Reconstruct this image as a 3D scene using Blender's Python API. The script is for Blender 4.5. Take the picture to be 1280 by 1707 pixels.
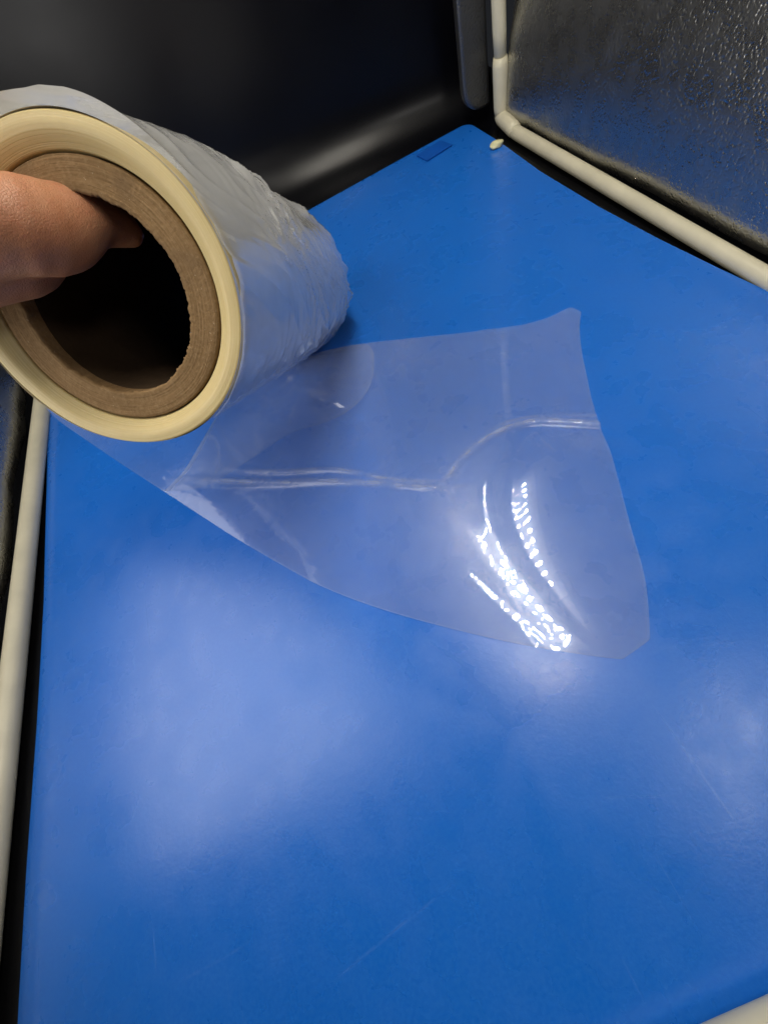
import bpy, bmesh, math, random
import numpy as np
from mathutils import Vector, Matrix, noise
for o in list(bpy.data.objects): bpy.data.objects.remove(o)
sc = bpy.context.scene
H = 0.27                                   # lens height above the mat, metres; all sizes below are in units of H

# ------------------------------------------------------------------ camera
Mw = np.array([[0.88891301, -0.45642685, -0.03883555],
               [-0.37405986, -0.7723236, 0.5134155],
               [-0.26433023, -0.4418549, -0.85725946]])     # camera axes (right, down, forward) -> world
F, CX, CY = 700.0, 640.0, 853.5
cd = bpy.data.cameras.new('camera'); cam = bpy.data.objects.new('camera', cd)
sc.collection.objects.link(cam)
cd.sensor_fit = 'HORIZONTAL'; cd.sensor_width = 36; cd.lens = 36 * F / 1280
cd.clip_start = 0.005; cd.clip_end = 50
r_, u_, b_ = Mw[:, 0], -Mw[:, 1], -Mw[:, 2]
cam.matrix_world = Matrix(((r_[0], u_[0], b_[0], 0), (r_[1], u_[1], b_[1], 0), (r_[2], u_[2], b_[2], H), (0, 0, 0, 1)))
sc.camera = cam

# ------------------------------------------------------------------ world, lamps, exposure
w = bpy.data.worlds.new('World'); sc.world = w; w.use_nodes = True
w.node_tree.nodes['Background'].inputs[0].default_value = (.80, .86, 1, 1)
w.node_tree.nodes['Background'].inputs[1].default_value = 0.012
sc.view_settings.view_transform = 'Standard'; sc.view_settings.look = 'None'
sc.view_settings.exposure = 0.50; sc.view_settings.gamma = 1
try:
    sc.cycles.use_denoising = True
    sc.cycles.denoiser = 'OPENIMAGEDENOISE'
except Exception: pass
sc.cycles.max_bounces = 12; sc.cycles.transparent_max_bounces = 16
sc.cycles.sample_clamp_indirect = 4

def area(name, loc, target, sx, sy, power, col):
    ld = bpy.data.lights.new(name, 'AREA'); ld.shape = 'RECTANGLE'
    ld.size = sx * H; ld.size_y = sy * H; ld.energy = power; ld.color = col
    o = bpy.data.objects.new(name, ld); sc.collection.objects.link(o)
    o.location = Vector(loc) * H
    o.rotation_euler = (Vector(target) - Vector(loc)).to_track_quat('-Z', 'Y').to_euler()
    return o
area('side_lamp', (-1.16, .88, 1.70), (0, 1.16, 1.40), 1.5, 2.4, 1.9, (1, .97, .93))
area('front_lamp', (1.15, -.55, 2.2), (.4, .6, .3), .8, .35, 0.34, (1, .97, .92))

# ------------------------------------------------------------------ helpers
def bp(px, py, z=0.0):
    "world point (units of H) at height z seen at a measured spot of the photograph"
    d = Mw @ np.array([(px - CX) / F, (py - CY) / F, 1.0])
    t = (z - 1.0) / d[2]
    return np.array([0, 0, 1.0]) + t * d
def cw(px, py, dep):
    return np.array([0, 0, 1.0]) + Mw @ np.array([(px - CX) / F * dep, (py - CY) / F * dep, dep])
def tag(o, label=None, cat=None, group=None, kind=None):
    for k, v in (('label', label), ('category', cat), ('group', group), ('kind', kind)):
        if v: o[k] = v
    return o
def empty(name, loc):
    o = bpy.data.objects.new(name, None); sc.collection.objects.link(o)
    o.empty_display_size = .02; o.location = Vector(loc) * H
    return o
def obj(name, V, Fc, mat, parent=None, smooth=True, uv=None):
    "one mesh object; V in units of H in world space"
    off = Vector(parent.location) if parent else Vector((0, 0, 0))
    me = bpy.data.meshes.new(name)
    V = np.asarray(V, float) * H - np.array(off)
    me.from_pydata([tuple(v) for v in V], [], [tuple(f) for f in Fc])
    me.validate()
    if smooth: me.polygons.foreach_set('use_smooth', [True] * len(me.polygons))
    if uv is not None:
        l = me.uv_layers.new(name='UVMap')
        idx = np.empty(len(me.loops), int); me.loops.foreach_get('vertex_index', idx)
        l.data.foreach_set('uv', np.asarray(uv, float)[idx].ravel())
    me.materials.append(mat); me.update()
    o = bpy.data.objects.new(name, me); sc.collection.objects.link(o)
    if parent: o.parent = parent
    return o
def grid(n, m, wrap=False):
    f = []
    for i in range(n - 1):
        for j in range(m if wrap else m - 1):
            k = (j + 1) % m
            f.append((i * m + j, i * m + k, (i + 1) * m + k, (i + 1) * m + j))
    return f
def sstep(a, b, x):
    t = np.clip((x - a) / (b - a), 0, 1); return t * t * (3 - 2 * t)
def resample(P, n):
    P = np.asarray(P, float); d = np.r_[0, np.cumsum(np.linalg.norm(np.diff(P, axis=0), axis=1))]
    t = np.linspace(0, d[-1], n)
    return np.c_[tuple(np.interp(t, d, P[:, k]) for k in range(P.shape[1]))]
def smooth_line(P, n, it=3):
    P = np.asarray(P, float)
    for _ in range(it):
        Q = [P[0]]
        for a, b in zip(P[:-1], P[1:]): Q += [.75 * a + .25 * b, .25 * a + .75 * b]
        Q.append(P[-1]); P = np.array(Q)
    return resample(P, n)
def nz(x, y, z=0.0): return noise.noise((x, y, z))
def nzv(X, Y, Z=0.0):
    X, Y = np.broadcast_arrays(np.asarray(X, float), np.asarray(Y, float))
    return np.array([noise.noise((a, b, Z)) for a, b in zip(X.ravel(), Y.ravel())]).reshape(X.shape)
def rod(name, A, B, rad, mat, parent, n=20, rings=24, bow=0.0, seed=0, caps=True):
    A, B = np.asarray(A, float), np.asarray(B, float); d = B - A; Ld = np.linalg.norm(d); d /= Ld
    u = np.cross(d, [0, 0, 1.0]) if abs(d[2]) < .9 else np.cross(d, [1.0, 0, 0]); u /= np.linalg.norm(u); v = np.cross(u, d)
    V = []
    for i in range(rings):
        t = i / (rings - 1); c = A + d * Ld * t + v * bow * math.sin(math.pi * t)
        rr = rad * (1 + .012 * nz(t * 9, seed))
        if caps and i in (0, rings - 1): rr *= .86
        for j in range(n):
            a = 2 * math.pi * j / n; V.append(c + rr * (math.cos(a) * u + math.sin(a) * v))
    f = grid(rings, n, True)
    f.append(tuple(range(n))[::-1]); f.append(tuple((rings - 1) * n + j for j in range(n)))
    return obj(name, V, f, mat, parent)

# ------------------------------------------------------------------ materials
class NT:
    def __init__(s, name):
        s.m = bpy.data.materials.new(name); s.m.use_nodes = True; s.t = s.m.node_tree; s.t.nodes.clear()
        s.out = s.n('ShaderNodeOutputMaterial')
    def n(s, ty, ins=None, **kw):
        x = s.t.nodes.new(ty)
        for k, v in kw.items(): setattr(x, k, v)
        for k, v in (ins or {}).items(): s.i(x, k, v)
        return x
    def i(s, x, k, v):
        if isinstance(v, bpy.types.NodeSocket): s.t.links.new(v, x.inputs[k])
        elif isinstance(v, bpy.types.Node): s.t.links.new(v.outputs[0], x.inputs[k])
        else:
            if isinstance(v, tuple) and len(v) == 3 and x.inputs[k].type == 'RGBA': v = v + (1,)
            x.inputs[k].default_value = v
    def math(s, op, a, b=0.0, c=0.0, clamp=False):
        return s.n('ShaderNodeMath', {0: a, 1: b, 2: c}, operation=op, use_clamp=clamp).outputs[0]
    def pos(s): return s.n('ShaderNodeNewGeometry').outputs['Position']
    def noise(s, scale, detail=4, vec=None, rough=.5, dim='3D'):
        x = s.n('ShaderNodeTexNoise', {'Scale': scale, 'Detail': detail, 'Roughness': rough})
        s.i(x, 'Vector', vec if vec is not None else s.pos()); return x.outputs['Fac']
    def map(s, v, a, b, c, d): return s.n('ShaderNodeMapRange', {0: v, 1: a, 2: b, 3: c, 4: d}).outputs[0]
    def mix(s, f, a, b, bt='MIX'):
        x = s.n('ShaderNodeMix', data_type='RGBA', blend_type=bt)
        s.i(x, 0, f); s.i(x, 6, a); s.i(x, 7, b); return x.outputs[2]
    def stretch(s, sx, sy, sz, rz=0, vec=None):
        return s.n('ShaderNodeMapping', {'Vector': vec if vec is not None else s.pos(), 'Scale': (sx, sy, sz), 'Rotation': (0, 0, rz)}).outputs[0]
    def bump(s, h, dist, strength=1.0, normal=None):
        x = s.n('ShaderNodeBump', {'Height': h, 'Distance': dist, 'Strength': strength})
        if normal is not None: s.i(x, 'Normal', normal)
        return x.outputs[0]
    def done(s, sh): s.t.links.new(sh.outputs[0] if isinstance(sh, bpy.types.Node) else sh, s.out.inputs[0]); return s.m
    def pbr(s, **k): return s.n('ShaderNodeBsdfPrincipled', {a.replace('_', ' '): b for a, b in k.items()})

def facing5(t, base, gain, p=5.0):
    lw = t.n('ShaderNodeLayerWeight', {'Blend': .5})
    return t.math('ADD', t.math('MULTIPLY', t.math('POWER', lw.outputs['Facing'], p), gain), base, clamp=True)

def m_mat():
    t = NT('blue_mat')
    P = t.pos()
    n1 = t.noise(9, 5); n2 = t.noise(60, 6); n3 = t.noise(900, 2)
    col = t.mix(t.map(n1, .35, .65, 0, 1), (.005, .132, .60), (.007, .142, .62))
    col = t.mix(t.map(n2, .45, .75, 0, .12), col, (.020, .17, .63))
    gr = t.noise(520, 2)
    col = t.mix(t.map(gr, .35, .65, 0, .5), col, t.mix(.5, col, (.03, .20, .66)))
    # long fine scuffs in a few directions
    sc_ = 0.0
    for rz, a, b in ((.6, 260, 5), (-.35, 300, 7), (1.4, 340, 6), (2.2, 280, 9)):
        s_ = t.noise(1.0, 2, t.stretch(a, b, 1, rz), .6)
        m_ = t.map(s_, .70, .76, 0, 1)
        m_ = t.math('MULTIPLY', m_, t.map(t.noise(7 + 3 * rz, 2, t.stretch(1, 1, 1, rz)), .5, .62, 0, 1))
        sc_ = t.math('MAXIMUM', m_, sc_)
    # single long scratches, measured
    sep = t.n('ShaderNodeSeparateXYZ', {0: P}); X, Y = sep.outputs[0], sep.outputs[1]
    for (x0, y0, x1, y1, wd, st) in SCR:
        dx, dy = x1 - x0, y1 - y0; L = math.hypot(dx, dy); dx /= L; dy /= L
        ax = t.math('SUBTRACT', X, x0); ay = t.math('SUBTRACT', Y, y0)
        al = t.math('ADD', t.math('MULTIPLY', ax, dx), t.math('MULTIPLY', ay, dy))
        ac = t.math('SUBTRACT', t.math('MULTIPLY', ax, -dy), t.math('MULTIPLY', ay, -dx))
        ac = t.math('ADD', ac, t.math('MULTIPLY', t.math('SUBTRACT', t.noise(25, 2), .5), .004))
        line = t.map(t.math('ABSOLUTE', ac), 0, wd, st, 0)
        ends = t.math('MULTIPLY', t.map(al, 0, L * .25, 0, 1), t.map(al, L * .75, L, 1, 0))
        sc_ = t.math('MAXIMUM', sc_, t.math('MULTIPLY', t.math('MULTIPLY', line, ends), t.map(t.noise(180, 2), .3, .6, .15, 1)))
    col = t.mix(t.math('MULTIPLY', sc_, .15), col, (.22, .36, .72))
    vo = t.n('ShaderNodeTexVoronoi', {'Vector': P, 'Scale': 46.0})
    sp = t.math('MULTIPLY', t.map(vo.outputs['Distance'], .02, .05, 1, 0), t.map(t.n('ShaderNodeSeparateColor', {0: vo.outputs['Color']}).outputs[0], .93, .95, 0, 1))
    col = t.mix(t.math('MULTIPLY', sp, .7), col, (.004, .03, .13))
    vo = t.n('ShaderNodeTexVoronoi', {'Vector': P, 'Scale': 60.0})
    sp = t.math('MULTIPLY', t.map(vo.outputs['Distance'], .012, .025, 1, 0), t.map(t.n('ShaderNodeSeparateColor', {0: vo.outputs['Color']}).outputs[1], .94, .95, 0, 1))
    col = t.mix(sp, col, (.6, .7, .8))
    rough = t.math('ADD', t.map(n2, .3, .7, .255, .33), t.math('MULTIPLY', sc_, -.06))
    rough = t.math('ADD', rough, t.map(t.noise(22, 4), .3, .7, -.05, .05))
    hgt = t.math('ADD', t.math('MULTIPLY', n3, .5), t.math('MULTIPLY', t.noise(300, 3), .8))
    b = t.bump(hgt, .00012, .55)
    b = t.bump(t.noise(12, 2), .0015, .15, b)
    return t.done(t.pbr(Base_Color=col, Roughness=rough, Specular_IOR_Level=.68, Normal=b))

def m_film(name, haze, base, rough=.035, tint=(.985, .988, .99), broad=.20):
    t = NT(name)
    fl = facing5(t, base, .75)
    b = t.bump(t.noise(110, 3), .0004, .04)
    tr = t.n('ShaderNodeBsdfTransparent', {'Color': tint})
    g1 = t.n('ShaderNodeBsdfGlossy', {'Color': (1, 1, 1), 'Roughness': rough, 'Normal': b})
    g2 = t.n('ShaderNodeBsdfGlossy', {'Color': (1, 1, 1), 'Roughness': .15, 'Normal': b})
    gl = t.n('ShaderNodeMixShader', {0: broad, 1: g1, 2: g2})
    df = t.n('ShaderNodeBsdfDiffuse', {'Color': (.86, .86, .86)})
    tl = t.n('ShaderNodeBsdfTranslucent', {'Color': (.86, .86, .86)})
    hz = t.n('ShaderNodeMixShader', {0: .4, 1: df, 2: tl})
    hf = t.map(t.noise(40, 4), .3, .7, haze * .85, haze * 1.15)
    at = t.n('ShaderNodeAttribute', attribute_name='crease').outputs['Fac']
    hf = t.math('ADD', hf, t.math('MULTIPLY', at, .38))
    hf = t.math('ADD', hf, facing5(t, 0.0, haze * 2.5, 2.5), clamp=True)
    a = t.n('ShaderNodeMixShader', {0: hf, 1: tr, 2: hz})
    a = t.n('ShaderNodeMixShader', {0: fl, 1: a, 2: gl})
    return t.done(a)

def m_wound():
    t = NT('wound_film')
    st = t.noise(1, 4, t.stretch(60, 60, 60))
    col = t.mix(st, (.64, .62, .55), (.76, .74, .68))
    fl = facing5(t, .28, .6, 2.2)
    p = t.pbr(Base_Color=col, Roughness=.55, Specular_IOR_Level=.3)
    gl = t.n('ShaderNodeBsdfGlossy', {'Color': (.97, .98, 1), 'Roughness': .10})
    return t.done(t.n('ShaderNodeMixShader', {0: fl, 1: p, 2: gl}))

def m_ring():
    t = NT('film_edge')
    uv = t.n('ShaderNodeTexCoord').outputs['UV']
    s = t.noise(1, 3, t.n('ShaderNodeMapping', {'Vector': uv, 'Scale': (3, 150, 1)}).outputs[0], .6)
    col = t.mix(t.map(s, .3, .7, 0, 1), (.52, .405, .175), (.63, .51, .26))
    col = t.mix(t.map(t.noise(400, 3), .4, .8, 0, .25), col, (.5, .38, .16))
    b = t.bump(s, .0006, .35)
    return t.done(t.pbr(Base_Color=col, Roughness=.42, Specular_IOR_Level=.4, Subsurface_Weight=.25, Subsurface_Radius=(1, .7, .3), Subsurface_Scale=.004, Normal=b))

def m_card():
    t = NT('cardboard')
    uv = t.n('ShaderNodeTexCoord').outputs['UV']
    ring = t.noise(1, 4, t.n('ShaderNodeMapping', {'Vector': uv, 'Scale': (10, 90, 1)}).outputs[0], .65)
    fib = t.noise(700, 4); blot = t.noise(60, 4)
    col = t.mix(t.map(ring, .3, .7, 0, 1), (.155, .09, .036), (.29, .18, .085))
    col = t.mix(t.map(fib, .45, .8, 0, .3), col, (.42, .295, .16))
    col = t.mix(t.map(blot, .5, .75, 0, .5), col, (.12, .075, .04))
    col = t.mix(t.map(t.noise(1100, 2), .70, .76, 0, .5), col, (.62, .52, .37))
    h = t.math('ADD', t.math('MULTIPLY', ring, 1.0), fib)
    return t.done(t.pbr(Base_Color=col, Roughness=.85, Specular_IOR_Level=.2, Normal=t.bump(h, .0007, .6)))
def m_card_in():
    t = NT('cardboard_bore_shaded')
    col = t.mix(t.noise(90, 4), (.035, .022, .012), (.07, .045, .026))  # cardboard brown darkened: shade inside the core put into the colour
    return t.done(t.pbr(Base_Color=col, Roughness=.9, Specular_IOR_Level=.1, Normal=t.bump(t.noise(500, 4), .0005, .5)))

def m_skin():
    t = NT('skin')
    n = t.noise(45, 4); f = t.noise(260, 3)
    col = t.mix(t.map(n, .35, .65, 0, 1), (.41, .165, .08), (.50, .235, .125))
    col = t.mix(t.map(f, .5, .75, 0, .4), col, (.44, .16, .085))
    cr = t.n('ShaderNodeTexVoronoi', {'Vector': t.pos(), 'Scale': 900.0}, feature='DISTANCE_TO_EDGE').outputs[0]
    wr = t.noise(1, 4, t.stretch(160, 480, 480))
    b = t.bump(t.map(cr, 0, .25, 0, 1), .0002, .3)
    b = t.bump(wr, .0006, .35, b)
    return t.done(t.pbr(Base_Color=col, Roughness=.48, Specular_IOR_Level=.4, Subsurface_Weight=.2, Subsurface_Radius=(1, .35, .2), Subsurface_Scale=.004, Normal=b))

def m_leather(name, scale, amp, rough=.27, base=.022, gl=.36):
    t = NT(name)
    P = t.n('ShaderNodeVectorMath', {0: t.pos(), 1: t.n('ShaderNodeVectorMath', {0: t.n('ShaderNodeTexNoise', {'Vector': t.pos(), 'Scale': scale * .5}).outputs['Color'], 'Scale': .35 / scale}, operation='SCALE').outputs[0]}, operation='ADD').outputs[0]
    v1 = t.n('ShaderNodeTexVoronoi', {'Vector': P, 'Scale': scale}, feature='SMOOTH_F1')
    v2 = t.n('ShaderNodeTexVoronoi', {'Vector': P, 'Scale': scale * 1.9}, feature='F1')
    pit = t.map(v1.outputs[0], .08, .42, 0, 1)
    h = t.math('ADD', pit, t.math('MULTIPLY', v2.outputs[0], .4))
    b = t.bump(t.noise(14, 3), .004, .25)
    b = t.bump(h, amp, .42, b)
    col = t.mix(pit, (base * .5,) * 3, (base * 1.15, base * 1.1, base))
    p = t.pbr(Base_Color=col, Roughness=.5, Specular_IOR_Level=.6, Normal=b)
    g = t.n('ShaderNodeBsdfGlossy', {'Color': (.95, .95, .92), 'Roughness': t.map(t.noise(50, 3), .3, .7, rough - .05, rough + .07), 'Normal': b})
    return t.done(t.n('ShaderNodeMixShader', {0: facing5(t, gl, .5), 1: p, 2: g}))

def m_plain(name, col, rough, spec=.5, bs=0, bd=.0003, var=.12):
    t = NT(name)
    c2 = tuple(c * (1 - var) for c in col)
    k = dict(Base_Color=t.mix(t.map(t.noise(35, 5), .35, .65, 0, 1), col, c2), Roughness=t.map(t.noise(18, 3), .3, .7, rough - .03, rough + .03), Specular_IOR_Level=spec)
    if bs: k['Normal'] = t.bump(t.noise(bs, 4), bd, .5)
    return t.done(t.pbr(**k))
def m_emit(name, col, s):
    t = NT(name); return t.done(t.n('ShaderNodeEmission', {0: col, 1: s}))

def seg(x0, y0, x1, y1, wd=.0009, st=1.0):
    a, b = bp(x0, y0) * H, bp(x1, y1) * H
    return (a[0], a[1], b[0], b[1], wd, st)
SCR = [seg(275, 1060, 330, 880, .0012, .5), seg(250, 1472, 420, 1405, .0006, 1), seg(540, 1650, 770, 1460, .0009, .9),
       seg(300, 1640, 430, 1560, .001, .6), seg(960, 1332, 1130, 1324, .0008, .8), seg(1090, 1085, 1260, 1068, .0022, .7),
       seg(700, 1060, 790, 1120, .002, .8), seg(640, 400, 720, 330, .001, .8), seg(740, 290, 800, 250, .001, .7)]
MAT = m_mat()
CREAM = m_plain('cream_plastic', (.66, .61, .45), .42, .5, 300, .0002)
FLAP = m_leather('black_leather_flap', 420, .0007, .36, .014, .09)
LEATHER = m_leather('black_leather', 380, .0006)
FLOORB = m_plain('black_floor', (.003, .003, .004), .34, .3, 500, .0003)
BACKD = m_plain('black_vinyl', (.0014, .0015, .0028), .31, .27, 0, 0, .1)

# ------------------------------------------------------------------ photo box: floor, rods, side panels
XW, YB, YF, RR = 1.185, 2.15, -.460, .033
box = tag(empty('photo_box', (0, 1, 0)), 'black photo light box with cream frame rods and textured black leather side walls', 'light box')
fl = tag(obj('floor', [(-1.5, -1.2, -.018), (1.5, -1.2, -.018), (1.5, 3.2, -.018), (-1.5, 3.2, -.018)], [(0, 1, 2, 3)], FLOORB, None, False), kind='structure')

rod('base_rod', (XW - .006, YF, .014), (XW + .006, YB - .10, .016), RR * .78, CREAM, box, rings=40, seed=1)
rod('base_rod', (-XW - .088, YF, .018), (-XW - .005, YB, .018), RR * .95, CREAM, box, rings=40, seed=2)
rod('base_rod', (-XW + .06, YF, .052), (XW - .06, YF, .052), RR * 1.05, CREAM, box, seed=3)
rod('upright_rod', (XW + .025, YB, .2), (XW + .007, YB + .03, 2.45), RR * .82, CREAM, box, seed=4)
rod('corner_sleeve', (XW + .025, YB, .03), (XW + .025, YB, .225), RR * .98, CREAM, box, rings=8)
rod('corner_sleeve', (XW + .025, YB + .012, .028), (XW + .007, YB - .15, .018), RR * .92, CREAM, box, rings=8)

def panel(x, sgn, y0, y1, z0, z1, parent, seed):
    "padded leather wall: flat middle, puffed and slightly wavy rim"
    n, m = 150, 90
    V = []
    ys = np.linspace(0, 1, n); zs = np.linspace(0, 1, m) ** 1.6
    Yr, Zr = y1 - y0, z1 - z0
    for a in ys:
        for b in zs:
            y = y0 + Yr * a; z = z0 + Zr * b
            wav = .022 * nz(y * 3.1, seed) + .012 * nz(y * 8, seed + 3)
            d = min(a * Yr, (1 - a) * Yr, b * Zr, (1 - b) * Zr)
            puff = .055 * math.sqrt(max(0, 1 - (1 - min(1, d / .085)) ** 2))
            dish = 0.0
            zz = z + wav * max(0, 1 - b * Zr / .5)
            xx = x - sgn * (puff + dish + .012 * nz(y * 2, zz * 2, seed)) + sgn * (.38 * zz ** 2 if zz < .45 else .077 + .34 * (zz - .45))
            V.append((xx, y, zz))
    return obj('side_panel', V, grid(n, m), LEATHER, parent)
panel(1.268, 1, -.50, 2.17, .005, 2.4, box, 1.3)
panel(-1.318, -1, -.50, 2.17, .005, 2.4, box, 7.7)
# leather back flap beside the upright rod, rounded lower corner
def flap():
    out = []
    x0, x1, z0, z1, r = 1.075, 1.20, .055, 2.4, .09
    for k in range(9):
        a = math.pi + k / 8 * math.pi / 2; out.append((x0 + r + r * math.cos(a), z0 + r + r * math.sin(a)))
    out += [(x1, z0), (x1, z1), (x0, z1)]
    n = len(out)
    V = [(x, YB + .075 - .0 * z, z) for x, z in out] + [(x, YB + .12, z) for x, z in out]
    f = [tuple(range(n)), tuple(range(2 * n - 1, n - 1, -1))] + [(i, i + n, (i + 1) % n + n, (i + 1) % n) for i in range(n)]
    o = obj('back_flap', V, f, FLAP, box, False)
    bv = o.modifiers.new('bevel', 'BEVEL'); bv.width = .004; bv.segments = 3; bv.limit_method = 'ANGLE'
flap()

# ------------------------------------------------------------------ black backdrop sheet: lies under the mat and sweeps up the back
def backdrop():
    n, m = 90, 50
    V = []
    for j in range(m):
        x = -1.16 + 2.29 * j / (m - 1)
        t = (x + 1.15) / 2.25
        ys = 2.50 - .27 * t; R = .30 - .11 * t
        prof = [(-.42, 0), (1.0, 0), (2.0, 0)] + [(ys + R * math.sin(a), R * (1 - math.cos(a))) for a in np.linspace(0, math.pi / 2 * .97, 40)]
        y_, z_ = prof[-1]; prof += [(y_ + .04, z_ + .6), (y_ + .08, z_ + 2.0)]
        P = resample(prof, n)
        for i, (y, z) in enumerate(P):
            ed = max(0, (x - 1.0) / .13) ** 2 if x > 1.0 else 0
            lift = .018 * ed * max(0, nz(y * 1.7, 5.0) + .35) if z < .02 else 0
            V.append((x + .16 * t * float(sstep(2.0, 2.35, np.array(y))), y, z - .010 + lift))
    V = np.array(V).reshape(m, n, 3)
    o = obj('backdrop_sheet', V.reshape(-1, 3), grid(m, n), BACKD)
    s = o.modifiers.new('thick', 'SOLIDIFY'); s.thickness = .0008; s.offset = -1
    return tag(o, 'black vinyl backdrop sheet under the blue mat, sweeping up at the back', 'backdrop')
backdrop()

# ------------------------------------------------------------------ blue mat
mat_t = tag(empty('mat', (0, 1, 0)), 'large bright blue glossy mat lying flat under the film', 'mat')
def mat_mesh():
    left = [bp(x, y)[:2] for x, y in ((25, 1707), (40, 1450), (58, 1200), (70, 1000), (76, 800), (78, 640))]
    right = [bp(x, y)[:2] for x, y in ((798, 217), (830, 237), (900, 288), (1000, 348), (1100, 402), (1200, 452), (1280, 490))]
    lx = lambda y: np.interp(y, [p[1] for p in left], [p[0] for p in left])
    rp = sorted((p[1], p[0]) for p in right)
    rx = lambda y: np.interp(y, [p[0] for p in rp], [p[1] for p in rp])
    yb, yf = 2.300, -.56
    n, m = 130, 110
    V = []
    rad = .05
    for i in range(n):
        q = i / (n - 1); y = yf + (yb - yf) * (1 - (1 - q) ** 1.25)
        ins = 0.0
        if y > yb - rad: ins = rad - math.sqrt(max(0, rad ** 2 - (y - (yb - rad)) ** 2))
        for j in range(m):
            s = .5 - .5 * math.cos(math.pi * j / (m - 1))
            x = lx(y) + ins + (rx(y) - ins - lx(y) - ins) * s
            z = .006 + .004 * nz(x * 1.2, y * 1.2, 2)
            dl = x - lx(y)
            z -= .012 * max(0, 1 - dl / .07) ** 2
            V.append((x, y, z))
    o = obj('mat_sheet', V, grid(n, m), MAT, mat_t)
    s = o.modifiers.new('thick', 'SOLIDIFY'); s.thickness = .0016; s.offset = -1
    o.data.materials.append(m_plain('mat_edge', (.42, .42, .30), .6)); s.material_offset_rim = 1
mat_mesh()
ST = m_plain('blue_sticker', (.005, .10, .52), .34, .5)
q = [bp(694, 258, .014), bp(712, 267, .014), bp(754, 240, .014), bp(734, 233, .014)]
V = q + [p + np.array([0, 0, -.002]) for p in q]
obj('sticker', V, [(0, 1, 2, 3), (4, 7, 6, 5), (0, 4, 5, 1), (1, 5, 6, 2), (2, 6, 7, 3), (3, 7, 4, 0)], ST, mat_t, False)
def lump():
    bm = bmesh.new(); bmesh.ops.create_icosphere(bm, subdivisions=3, radius=1)
    c = bp(827, 240, .02); V = []
    for v in bm.verts:
        d = 1 + .28 * nz(v.co.x * 1.6, v.co.y * 1.6, v.co.z * 1.6 + 4)
        V.append(c + np.array([v.co.x * .030 * d, v.co.y * .019 * d, v.co.z * .014 * d]))
    f = [[v.index for v in q.verts] for q in bm.faces]
    o = obj('glue_blob', V, f, m_plain('dried_glue', (.75, .72, .42), .5))
    tag(o, 'small pale yellow dried blob on the far right corner of the blue mat', 'glue blob')
lump()

# ------------------------------------------------------------------ film roll
K = .222
C0 = np.array([-.26686435, .73480736, .70831725]); AX = np.array([.2718639, .78751411, -.5531174]); AX /= np.linalg.norm(AX)
E1 = np.cross(AX, [0, 0, 1.0]); E1 /= np.linalg.norm(E1); E2 = np.cross(E1, AX)
RL, RC, RI = .934, .8159 * K, .6178 * K
def cyl(th, s, rad):
    th = np.asarray(th, float)[..., None]; s = np.asarray(s, float)[..., None]; rad = np.asarray(rad, float)[..., None]
    return C0 + s * AX + rad * (np.cos(th) * E1 + np.sin(th) * E2)
roll = tag(empty('film_roll', tuple(cyl(math.radians(270), RL, K))), 'roll of clear plastic film on a cardboard core, unrolled onto the mat', 'film roll')
WOUND, RING, CARD, CARDIN = m_wound(), m_ring(), m_card(), m_card_in()
def body():
    n, m = 170, 420
    s = np.linspace(0, 1, n) * RL; th = np.linspace(0, 2 * np.pi, m, endpoint=False)
    S, T = np.meshgrid(s, th, indexing='ij')
    R = np.full(S.shape, K)
    # wrinkles run round the roll, a little askew
    for sd, fs, ft, amp in ((1, 9, 1.3, .0040), (9, 23, 2.4, .0030), (17, 51, 4.0, .0016)):
        q = nzv(S * fs + np.sin(T + .3) * 2.2, np.cos(T) * ft, sd) + .6 * nzv(S * fs * .7 + T * 1.5, np.sin(T) * ft, sd + .5)
        R += amp * (.55 - np.abs(q) * 2.2) * sstep(.04, .2, S) 
    R += .004 * nzv(S * 4, np.cos(T) * 1.5, 3)
    R *= 1 - .03 * sstep(RL - .012, RL, S)
    V = cyl(T, S, R).reshape(-1, 3)
    f = grid(n, m, True)
    # flat far end down to the core
    base = len(V); far = cyl(th, np.full(m, RL), np.full(m, RC)); V = np.vstack([V, far])
    f += [((n - 1) * m + j, (n - 1) * m + (j + 1) % m, base + (j + 1) % m, base + j) for j in range(m)]
    return obj('wound_film', V, f, WOUND, roll)
body()
def ring(name, rows, mat, jag=None, m=240, s0=0.0):
    "lathe of (s, radius) rows, uv = (angle, row)"
    V, uv = [], []
    for i, (s, rad) in enumerate(rows):
        for j in range(m):
            t = 2 * math.pi * j / m + 2.7
            ds = dr = 0
            if jag: ds, dr = jag(i, t)
            V.append(cyl(t, s + ds + s0, rad + dr)); uv.append((j / m, rad / K))
    return obj(name, V, grid(len(rows), m, True), mat, roll, uv=uv)
ring('film_edge', [(.03, RC + .0015), (.019, RC + .003)] + [(.015 * (1 - q) ** 1.8 - .002 * math.sin(math.pi * q) ** 2, RC + .004 + (K - RC - .006) * q) for q in np.linspace(0, 1, 26)] + [(.004, K), (.012, K + .0008), (.03, K + .001)], RING,
     lambda i, t: (.0010 * nz(math.cos(t) * 3, math.sin(t) * 3, i * .06), .0008 * nz(math.cos(t) * 2, math.sin(t) * 2, 9 + i * .02)))
def core_jag(i, t):
    c, s_ = math.cos(t), math.sin(t)
    torn = (.0022 * nz(c * 9, s_ * 9, 1) + .0024 * abs(nz(c * 26, s_ * 26, 2)) + .0012 * nz(c * 60, s_ * 60, 3))
    if i in (7, 8, 9): return (-.002 * abs(nz(c * 30, s_ * 30, 5)), torn * (-1.2 if i == 8 else -.7))
    return (.0006 * nz(c * 14, s_ * 14, i), .0005 * nz(c * 12, s_ * 12, i + 5))
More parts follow.
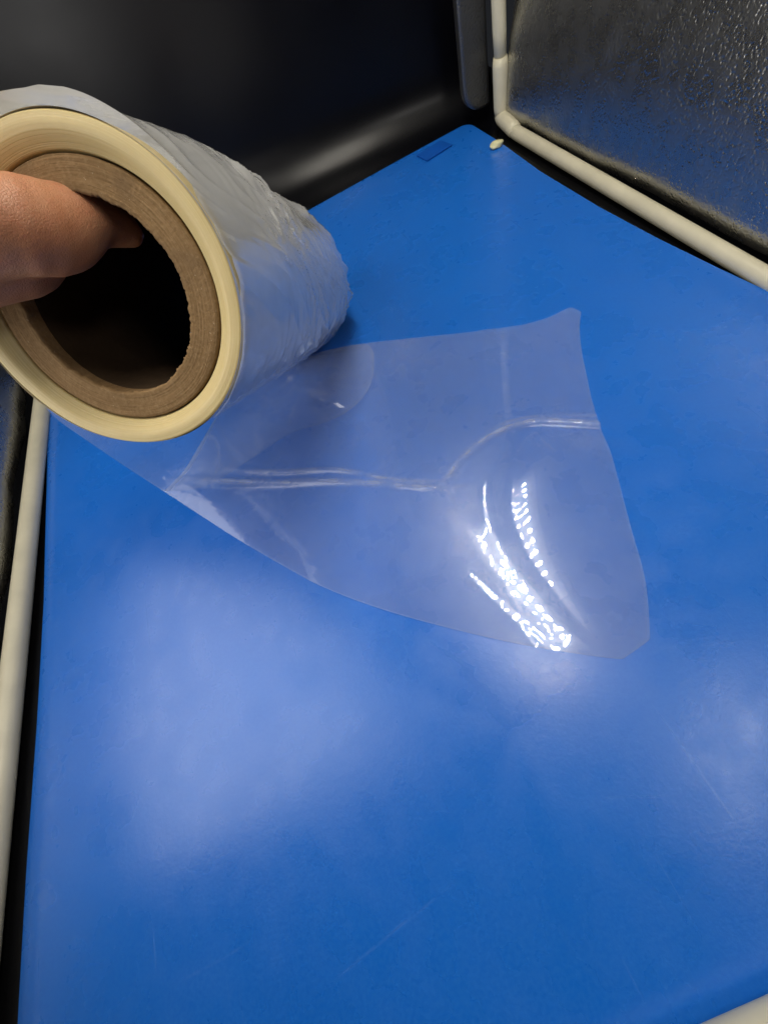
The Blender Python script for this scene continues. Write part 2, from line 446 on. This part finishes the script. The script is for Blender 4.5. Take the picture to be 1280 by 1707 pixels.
ring('cardboard_core', [(.03, RC), (.008, RC), (.005, RC - .0015), (.0045, RC - .006), (.004, RC - .015), (.0045, RI + .018), (.004, RI + .008), (.003, RI + .002), (.005, RI), (.010, RI), (.03, RI)], CARD, core_jag, 360, .010)
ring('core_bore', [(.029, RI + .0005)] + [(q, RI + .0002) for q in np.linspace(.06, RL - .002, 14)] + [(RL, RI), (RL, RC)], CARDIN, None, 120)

# loose outer turn of film, standing off the roll over its top
FILM = m_film('clear_film', .085, .040, .022)
UNDER = m_film('clear_film_under', .075, .020, .045, broad=.15)
LOOSE = m_film('loose_film', .26, .23, .09, (.95, .95, .94))
def loose_wrap():
    n, m = 150, 260
    V = []
    tt = np.linspace(math.radians(-64), math.radians(124), m)
    for i in range(n):
        a = i / (n - 1)
        for t in tt:
            d = math.degrees(t)
            edge = -.006 - .035 * float(sstep(75, 118, np.array(d)))
            s = edge + (RL * .985 - edge) * a
            up = float(sstep(12, 60, np.array(d)))
            far_ = 1 - float(sstep(75, 120, np.array(d)))
            bulge = (.029 * up * (.25 + .75 * far_)) * (1 - .8 * float(sstep(.3, .75, np.array(a)))) * (.4 + .6 * float(sstep(0, .3, np.array(a))))
            bulge += .012 * float(sstep(95, 122, np.array(d))) * (1 - a)
            wp = nz(a * 2.2, d * .02, 11) * 1.5
            cr = lambda f, g, z, e: max(0, 1 - abs(nz(a * f + wp * f * .16 + d * g, d * .012 + a * 1.3, z)) * e) ** 2
            k1 = max(0, nz(a * 2.6, d * .017, 21) + .35); k2 = max(0, nz(a * 3.4, d * .022, 33) + .25)
            front = min(1, .12 + max(0, a - .12) * 3)
            wr = .016 * (k1 + .15) * cr(5, .05, 4, 3) * front + .013 * k1 * cr(9, .04, 14, 4) + .009 * k2 * cr(17, .03, 8, 4) * front + .003 * cr(34, .02, 2, 3.5) * front * k1 + .002 * nz(a * 50, d * .06, 5) * front
            wr *= .25 + .75 * float(sstep(-64, -38, np.array(d)))
            V.append(cyl(t, s, K + .005 + bulge + max(0, wr)))
    obj('loose_wrap', V, grid(n, m), LOOSE, roll)
loose_wrap()

# ------------------------------------------------------------------ unwound sheet
ZS = .012
near_touch = bp(420, 917, ZS)
TN, TF = math.radians(207), math.radians(268)
Pn, Pf = cyl(TN, .004, K * 1.004), cyl(TF, RL * .985, K * 1.0)
ZN = float(Pn[2])
def near_at(px, py):
    q = min(1, max(0, (px - 45) / (560 - 45)))
    return bp(px, py, ZS + (ZN - ZS) * (1 - q) ** 2.9)
near = [Pn] + [near_at(x, y) for x, y in ((85, 693), (130, 724), (180, 758), (230, 791), (276, 821), (330, 856), (380, 889), (430, 919), (480, 948))] + [bp(x, y, ZS) for x, y in ((540, 981), (640, 1018), (750, 1048), (880, 1078), (1010, 1097), (1038, 1099))]
cut = [bp(x, y, ZS) for x, y in ((1038, 1099), (1060, 1084), (1083, 1067), (1083, 1062), (1081, 1010), (1074, 955), (1052, 885), (1032, 812), (1010, 745), (986, 668), (981, 640), (969, 585), (965, 545), (968, 524))]
far = [Pf] + [bp(x, y, ZS) for x, y in ((600, 572), (650, 567), (740, 558), (800, 552), (850, 547), (905, 533), (945, 517), (955, 517), (968, 524))]
root = [cyl(TN + (TF - TN) * q, .004 + (RL * .985 - .004) * q, K * 1.003) for q in np.linspace(0, 1, 20)]
NU, NV = 460, 420
eN, eF = smooth_line(near, NU, 2), smooth_line(far, NU, 2)
eC, eR = smooth_line(cut, NV, 2), resample(root, NV)
# even the near/far spacing so both reach the mat side by side
U = np.linspace(0, 1, NU)[:, None, None]; Vv = np.linspace(0, 1, NV)[None, :, None]
S0 = (1 - Vv) * eN[:, None, :] + Vv * eF[:, None, :]
S1 = (1 - U) * eR[None] + U * eC[None]
S2 = (1 - U) * (1 - Vv) * eN[0] + U * (1 - Vv) * eN[-1] + (1 - U) * Vv * eF[0] + U * Vv * eF[-1]
SH = S0 + S1 - S2
xy = SH[..., :2]
def dist_line(P, n=120):
    L = smooth_line([bp(x, y)[:2] for x, y in P], n, 2)
    out = np.full(xy.shape[:2], 9.0); tpos = np.zeros(xy.shape[:2])
    for i, p in enumerate(L):
        d = np.hypot(xy[..., 0] - p[0], xy[..., 1] - p[1]); k = d < out
        out[k] = d[k]; tpos[k] = i / (n - 1)
    return out, tpos
Z = np.zeros(xy.shape[:2])
# cone of buckled film, apex on the near edge
AP = bp(1011, 1097)[:2]
dx, dy = xy[..., 0] - AP[0], xy[..., 1] - AP[1]
rr = np.hypot(dx, dy); ph = np.degrees(np.arctan2(dy, dx))
tab = np.linspace(-180, 180, 1441)
def gauss(v, sg, hw):
    k = np.exp(-.5 * (np.arange(-hw, hw + 1) / sg) ** 2); k /= k.sum()
    return np.convolve(np.pad(v, hw, mode='edge'), k, 'valid')
GP = gauss(np.interp(tab, [-180, -110, -60, -25, -12, -5, 0, 5, 8, 9.5, 11, 15, 17, 19, 27, 34, 46, 56, 180],
                     [0, 0, -.03, -.05, 0, .065, .088, .108, .13, .05, -.30, -.32, 0, .021, .029, .105, .09, 0, 0]), 4, 24)
G = np.cumsum(GP[::-1])[::-1] * math.radians(tab[1] - tab[0]) * sstep(-110, -60, tab)
rs = np.linspace(0, 1, 201); rk = [0, .13, .23, .37, .49, .62]
PD = gauss(np.interp(rs, rk, [87.4, 87.7, 86.5, 80.9, 72.5, 62]), 5, 12)
MS = gauss(np.interp(rs, rk, [.6, .66, .75, 1, 1.35, 1.5]), 5, 12)
arcp = [(745, 808), (775, 762), (825, 722), (890, 703), (1000, 712)]
A2 = np.array([bp(x, y)[:2] for x, y in arcp]) - AP
pa = np.degrees(np.arctan2(A2[:, 1], A2[:, 0])); ra = np.hypot(A2[:, 0], A2[:, 1]); od = np.argsort(pa)
RA = np.interp(ph, np.r_[-10, pa[od], 112, 150], np.r_[.9, ra[od], .58, .54])
Z += np.interp(ph - np.interp(rr, rs, PD), tab, G) * rr * np.interp(rr, rs, MS) * (1 - sstep(0, 1, (rr - RA + (.13 + .08 * sstep(92, 106, ph))) / (.134 + .08 * sstep(92, 106, ph))))
# fold lines: two close ridges along the sheet, and the arc
CR = np.zeros(xy.shape[:2])
def ridge(P, h, wd, prof=None):
    global Z, CR
    d, t = dist_line(P)
    k = np.interp(t, *prof) if prof else 1.0
    Z += h * k * np.exp(-.5 * (d / wd) ** 2)
    CR = np.maximum(CR, k * np.exp(-.5 * (d / (wd * .8)) ** 2) * np.clip(h / .012, 0, 1) * (.55 + .6 * nzv(xy[..., 0] * 25, xy[..., 1] * 25, 7)))
ridge([(330, 832), (400, 822), (470, 813), (545, 806), (620, 808), (680, 815), (745, 817), (800, 815)], .012, .009, ([0, .15, .5, .85, 1], [.2, 1, .9, 1, 0]))
ridge([(395, 803), (470, 797), (540, 787), (580, 788), (630, 800), (690, 807), (750, 806)], .010, .007, ([0, .2, .5, .9, 1], [.2, .8, 1, .8, .2]))
ridge([(742, 808), (772, 765), (825, 724), (890, 705), (940, 709), (1002, 714)], .013, .0085, ([0, .2, .8, 1], [.8, 1, 1, 1]))
ridge([(800, 728), (850, 706), (905, 697), (1000, 700)], .007, .006, ([0, .3, .6, 1], [0, 1, .4, .8]))
ridge([(745, 820), (757, 840), (765, 862)], .006, .006, ([0, 1], [1, 0]))
ridge([(745, 925), (800, 985), (855, 1035), (900, 1088)], .002, .008, ([0, .3, 1], [0, 1, .6]))
# small crinkles near the near edge, slack waves everywhere
dw, _ = dist_line([(830, 1000), (860, 1045), (900, 1070)])
crk = np.exp(-.5 * (dw / .055) ** 2)
Z += crk * .0003 * (nzv(xy[..., 0] * 45, xy[..., 1] * 22, 3) + .6 * nzv(xy[..., 0] * 110, xy[..., 1] * 60, 5))
Z += .0030 * (nzv(xy[..., 0] * 3.2, xy[..., 1] * 3.2, 1) + .5) * (1 - np.exp(-(rr / .55) ** 4))
# curled far edge and corners
d, _ = dist_line([(810, 552), (850, 547)]); Z += .007 * np.exp(-.5 * (d / .02) ** 2)
d, _ = dist_line([(950, 517), (968, 524)]); Z += .012 * np.exp(-.5 * (d / .03) ** 2)
d, _ = dist_line([(1060, 1101), (1083, 1070)]); Z += .002 * np.exp(-.5 * (d / .03) ** 2)
onmat = sstep(.46, .22, SH[..., 2]) * sstep(0, .06, U[..., 0])
SH[..., 2] = SH[..., 2] + Z * onmat
zz = SH[..., 2] - ZS; SH[..., 2] = ZS + .5 * (zz + np.sqrt(zz ** 2 + .012 ** 2)) - .006
sheet = obj('film_sheet', SH.reshape(-1, 3), grid(NU, NV), FILM, roll)
CR = np.maximum(CR, .32 * np.maximum(np.exp(-((Vv[..., 0]) * NV / 1.2) ** 2), np.maximum(np.exp(-((1 - Vv[..., 0]) * NV / 1.2) ** 2), np.exp(-((1 - U[..., 0]) * NU / 1.2) ** 2))))
at = sheet.data.attributes.new('crease', 'FLOAT', 'POINT'); at.data.foreach_set('value', np.clip(CR, 0, 1).ravel())
ZU = ZS + (SH[..., 2] - ZS) * .88 - .0015 + .0006 * nzv(xy[..., 0] * 7, xy[..., 1] * 7, 12) * onmat
SU = SH.copy(); SU[..., 2] = np.where(onmat > .5, ZU, SH[..., 2] - .004)
obj('under_ply', SU[::2, ::2].reshape(-1, 3), grid(NU // 2, NV // 2), UNDER, roll)
# second ply peeling off the right side of the roll and meeting the sheet
def ply():
    n, m = 70, 160
    line = [near_at(276, 821) + np.array([0, 0, .006]), near_at(330, 812) + np.array([0, 0, -.02]), bp(395, 782, .06)] + [bp(x, y, ZS + .012) for x, y in ((480, 722), (545, 704), (592, 680), (618, 645), (625, 605), (619, 573), (585, 574))]  # rounded far end is shaped to imitate the roll's reflection in the sheet
    E_ = smooth_line(line, m, 2)
    V, cr = [], []
    for j in range(m):
        b = j / (m - 1)
        bb = min(1, b * 1.12)
        A = cyl(math.radians(300) - math.radians(30) * bb, .004 + RL * .965 * bb, K * 1.01)
        for i in range(n):
            a = i / (n - 1)
            P = A * (1 - a) + E_[j] * a
            P = P + np.array([0, 0, -1]) * .012 * math.sin(math.pi * a) * (1 - b) + np.array([0, 0, 1]) * .004 * nz(a * 2.5, b * 7, 6)
            P[2] = max(P[2], ZS + .004)
            V.append(P); cr.append(max(1.0 * math.exp(-(j / 3.0) ** 2), .35 * math.exp(-((n - 1 - i) / 1.0) ** 2) * (.5 + .5 * b)))
    o = obj('peeling_ply', V, grid(m, n), FILM, roll)
    at = o.data.attributes.new('crease', 'FLOAT', 'POINT'); at.data.foreach_set('value', cr)
ply()

# ------------------------------------------------------------------ hand: thumb pushed into the core
def hand():
    V, f = [], []
    def loft(secs, n=28):
        base = len(V); P = [np.asarray(s[0], float) for s in secs]
        for k, (c, du, hu, hv, dv) in enumerate(secs):
            for j in range(n):
                a = 2 * math.pi * j / n
                V.append(np.asarray(c) + math.cos(a) * hv * np.asarray(dv) + math.sin(a) * hu * np.asarray(du))
        for q in grid(len(secs), n, True): f.append(tuple(base + i for i in q))
        f.append(tuple(base + j for j in range(n))[::-1]); f.append(tuple(base + (len(secs) - 1) * n + j for j in range(n)))
    up = Mw @ np.array([0, -1, 0]); fw = Mw @ np.array([0, 0, 1.0])
    rows = [(-300, 440, 100, .56, .09), (-200, 420, 95, .55, .085), (-110, 396, 86, .545, .075), (-50, 380, 79, .55, .066), (0, 375, 76, .56, .060), (45, 378, 76, .575, .056), (75, 381, 73, .59, .053),
            (100, 379, 67, .605, .050), (125, 371, 57, .618, .049), (150, 366, 48, .632, .046), (175, 370, 38, .648, .040), (200, 380, 30, .662, .034), (222, 392, 20, .674, .026), (238, 402, 10, .682, .014)]
    web = [(-300, 520, 90, .57, .08), (-120, 486, 62, .58, .06), (-40, 462, 44, .60, .05), (20, 456, 41, .62, .045), (60, 452, 36, .635, .04), (88, 440, 24, .645, .03), (105, 424, 12, .65, .02)]
    for rows in (rows, web):
        path = smooth_line([list(cw(x, y, d)) + [h * d / F, e, x] for x, y, h, d, e in rows], 110, 2)
        secs = []
        for i, p in enumerate(path):
            a = path[min(i + 1, 109)][:3] - path[max(i - 1, 0)][:3]; a /= np.linalg.norm(a)
            du = up - a * (up @ a); du /= np.linalg.norm(du); dv = np.cross(a, du)
            kn = 1 - .035 * math.exp(-((p[5] - 58) / 7) ** 2) - .025 * math.exp(-((p[5] - 84) / 6) ** 2) - .03 * math.exp(-((p[5] - 20) / 9) ** 2)
            secs.append((p[:3], du, p[3] * kn * (1 + .015 * nz(i * .35, 1)), p[4] * kn, dv))
        loft(secs)
    # four fingers round the outside of the roll, out of frame
    for k in range(4):
        s = .07 + .085 * k
        pts = [cyl(math.radians(t), s + .01 * math.sin(q), K + rr_) for q, (t, rr_) in enumerate(((178, .13), (170, .08), (162, .045), (150, .042), (138, .040)))]
        pts = [cw(-330, 420, .62)] + pts
        rad = [.05, .044, .042, .040, .036, .026]
        pp = smooth_line([list(p) + [r] for p, r in zip(pts, rad)], 26, 2); secs = []
        for i, p in enumerate(pp):
            a = pp[min(i + 1, 25)][:3] - pp[max(i - 1, 0)][:3]; a /= np.linalg.norm(a)
            du = AX - a * (AX @ a); du /= np.linalg.norm(du); secs.append((p[:3], du, p[3], p[3], np.cross(a, du)))
        loft(secs, 16)
    o = obj('person', V, f, m_skin())
    r = o.modifiers.new('merge', 'REMESH'); r.mode = 'VOXEL'; r.voxel_size = .0016; r.use_smooth_shade = True
    s = o.modifiers.new('soft', 'SMOOTH'); s.factor = .5; s.iterations = 6
    tag(o, 'hand of a person with the thumb pushed into the cardboard core', 'person')
hand()

# ------------------------------------------------------------------ LED bar hanging under the roof of the box (seen as rows of dots in the film)
bar = tag(empty('led_bar', (.50, 1.0, 2.5)), 'white LED light bar with two rows of bright beads under the box roof', 'lamp')
bx = .50
x0, x1, y0, y1, z0, z1 = bx - .16, bx + .16, .14, 1.96, 2.45, 2.49
V = [(x, y, z) for x in (x0, x1) for y in (y0, y1) for z in (z0, z1)]
obj('housing', V, [(0, 1, 3, 2), (4, 6, 7, 5), (0, 4, 5, 1), (2, 3, 7, 6), (0, 2, 6, 4), (1, 5, 7, 3)], m_plain('white_metal', (.7, .7, .7), .5), bar, False)
V, f = [], []
for r in (-1, 1):
    for k in range(17):
        cx, cy = bx + r * .055, 0.22 + k * .095 + (.045 if r > 0 else 0)
        b0 = len(V)
        for j in range(10):
            a = 2 * math.pi * j / 10; V.append((cx + .0125 * math.cos(a), cy + .0125 * math.sin(a), 2.446))
        f.append(tuple(range(b0 + 9, b0 - 1, -1)))
tag(obj('led_beads', V, f, m_emit('led_glow', (1, .94, .82, 1), 520), bar, False), kind='stuff')
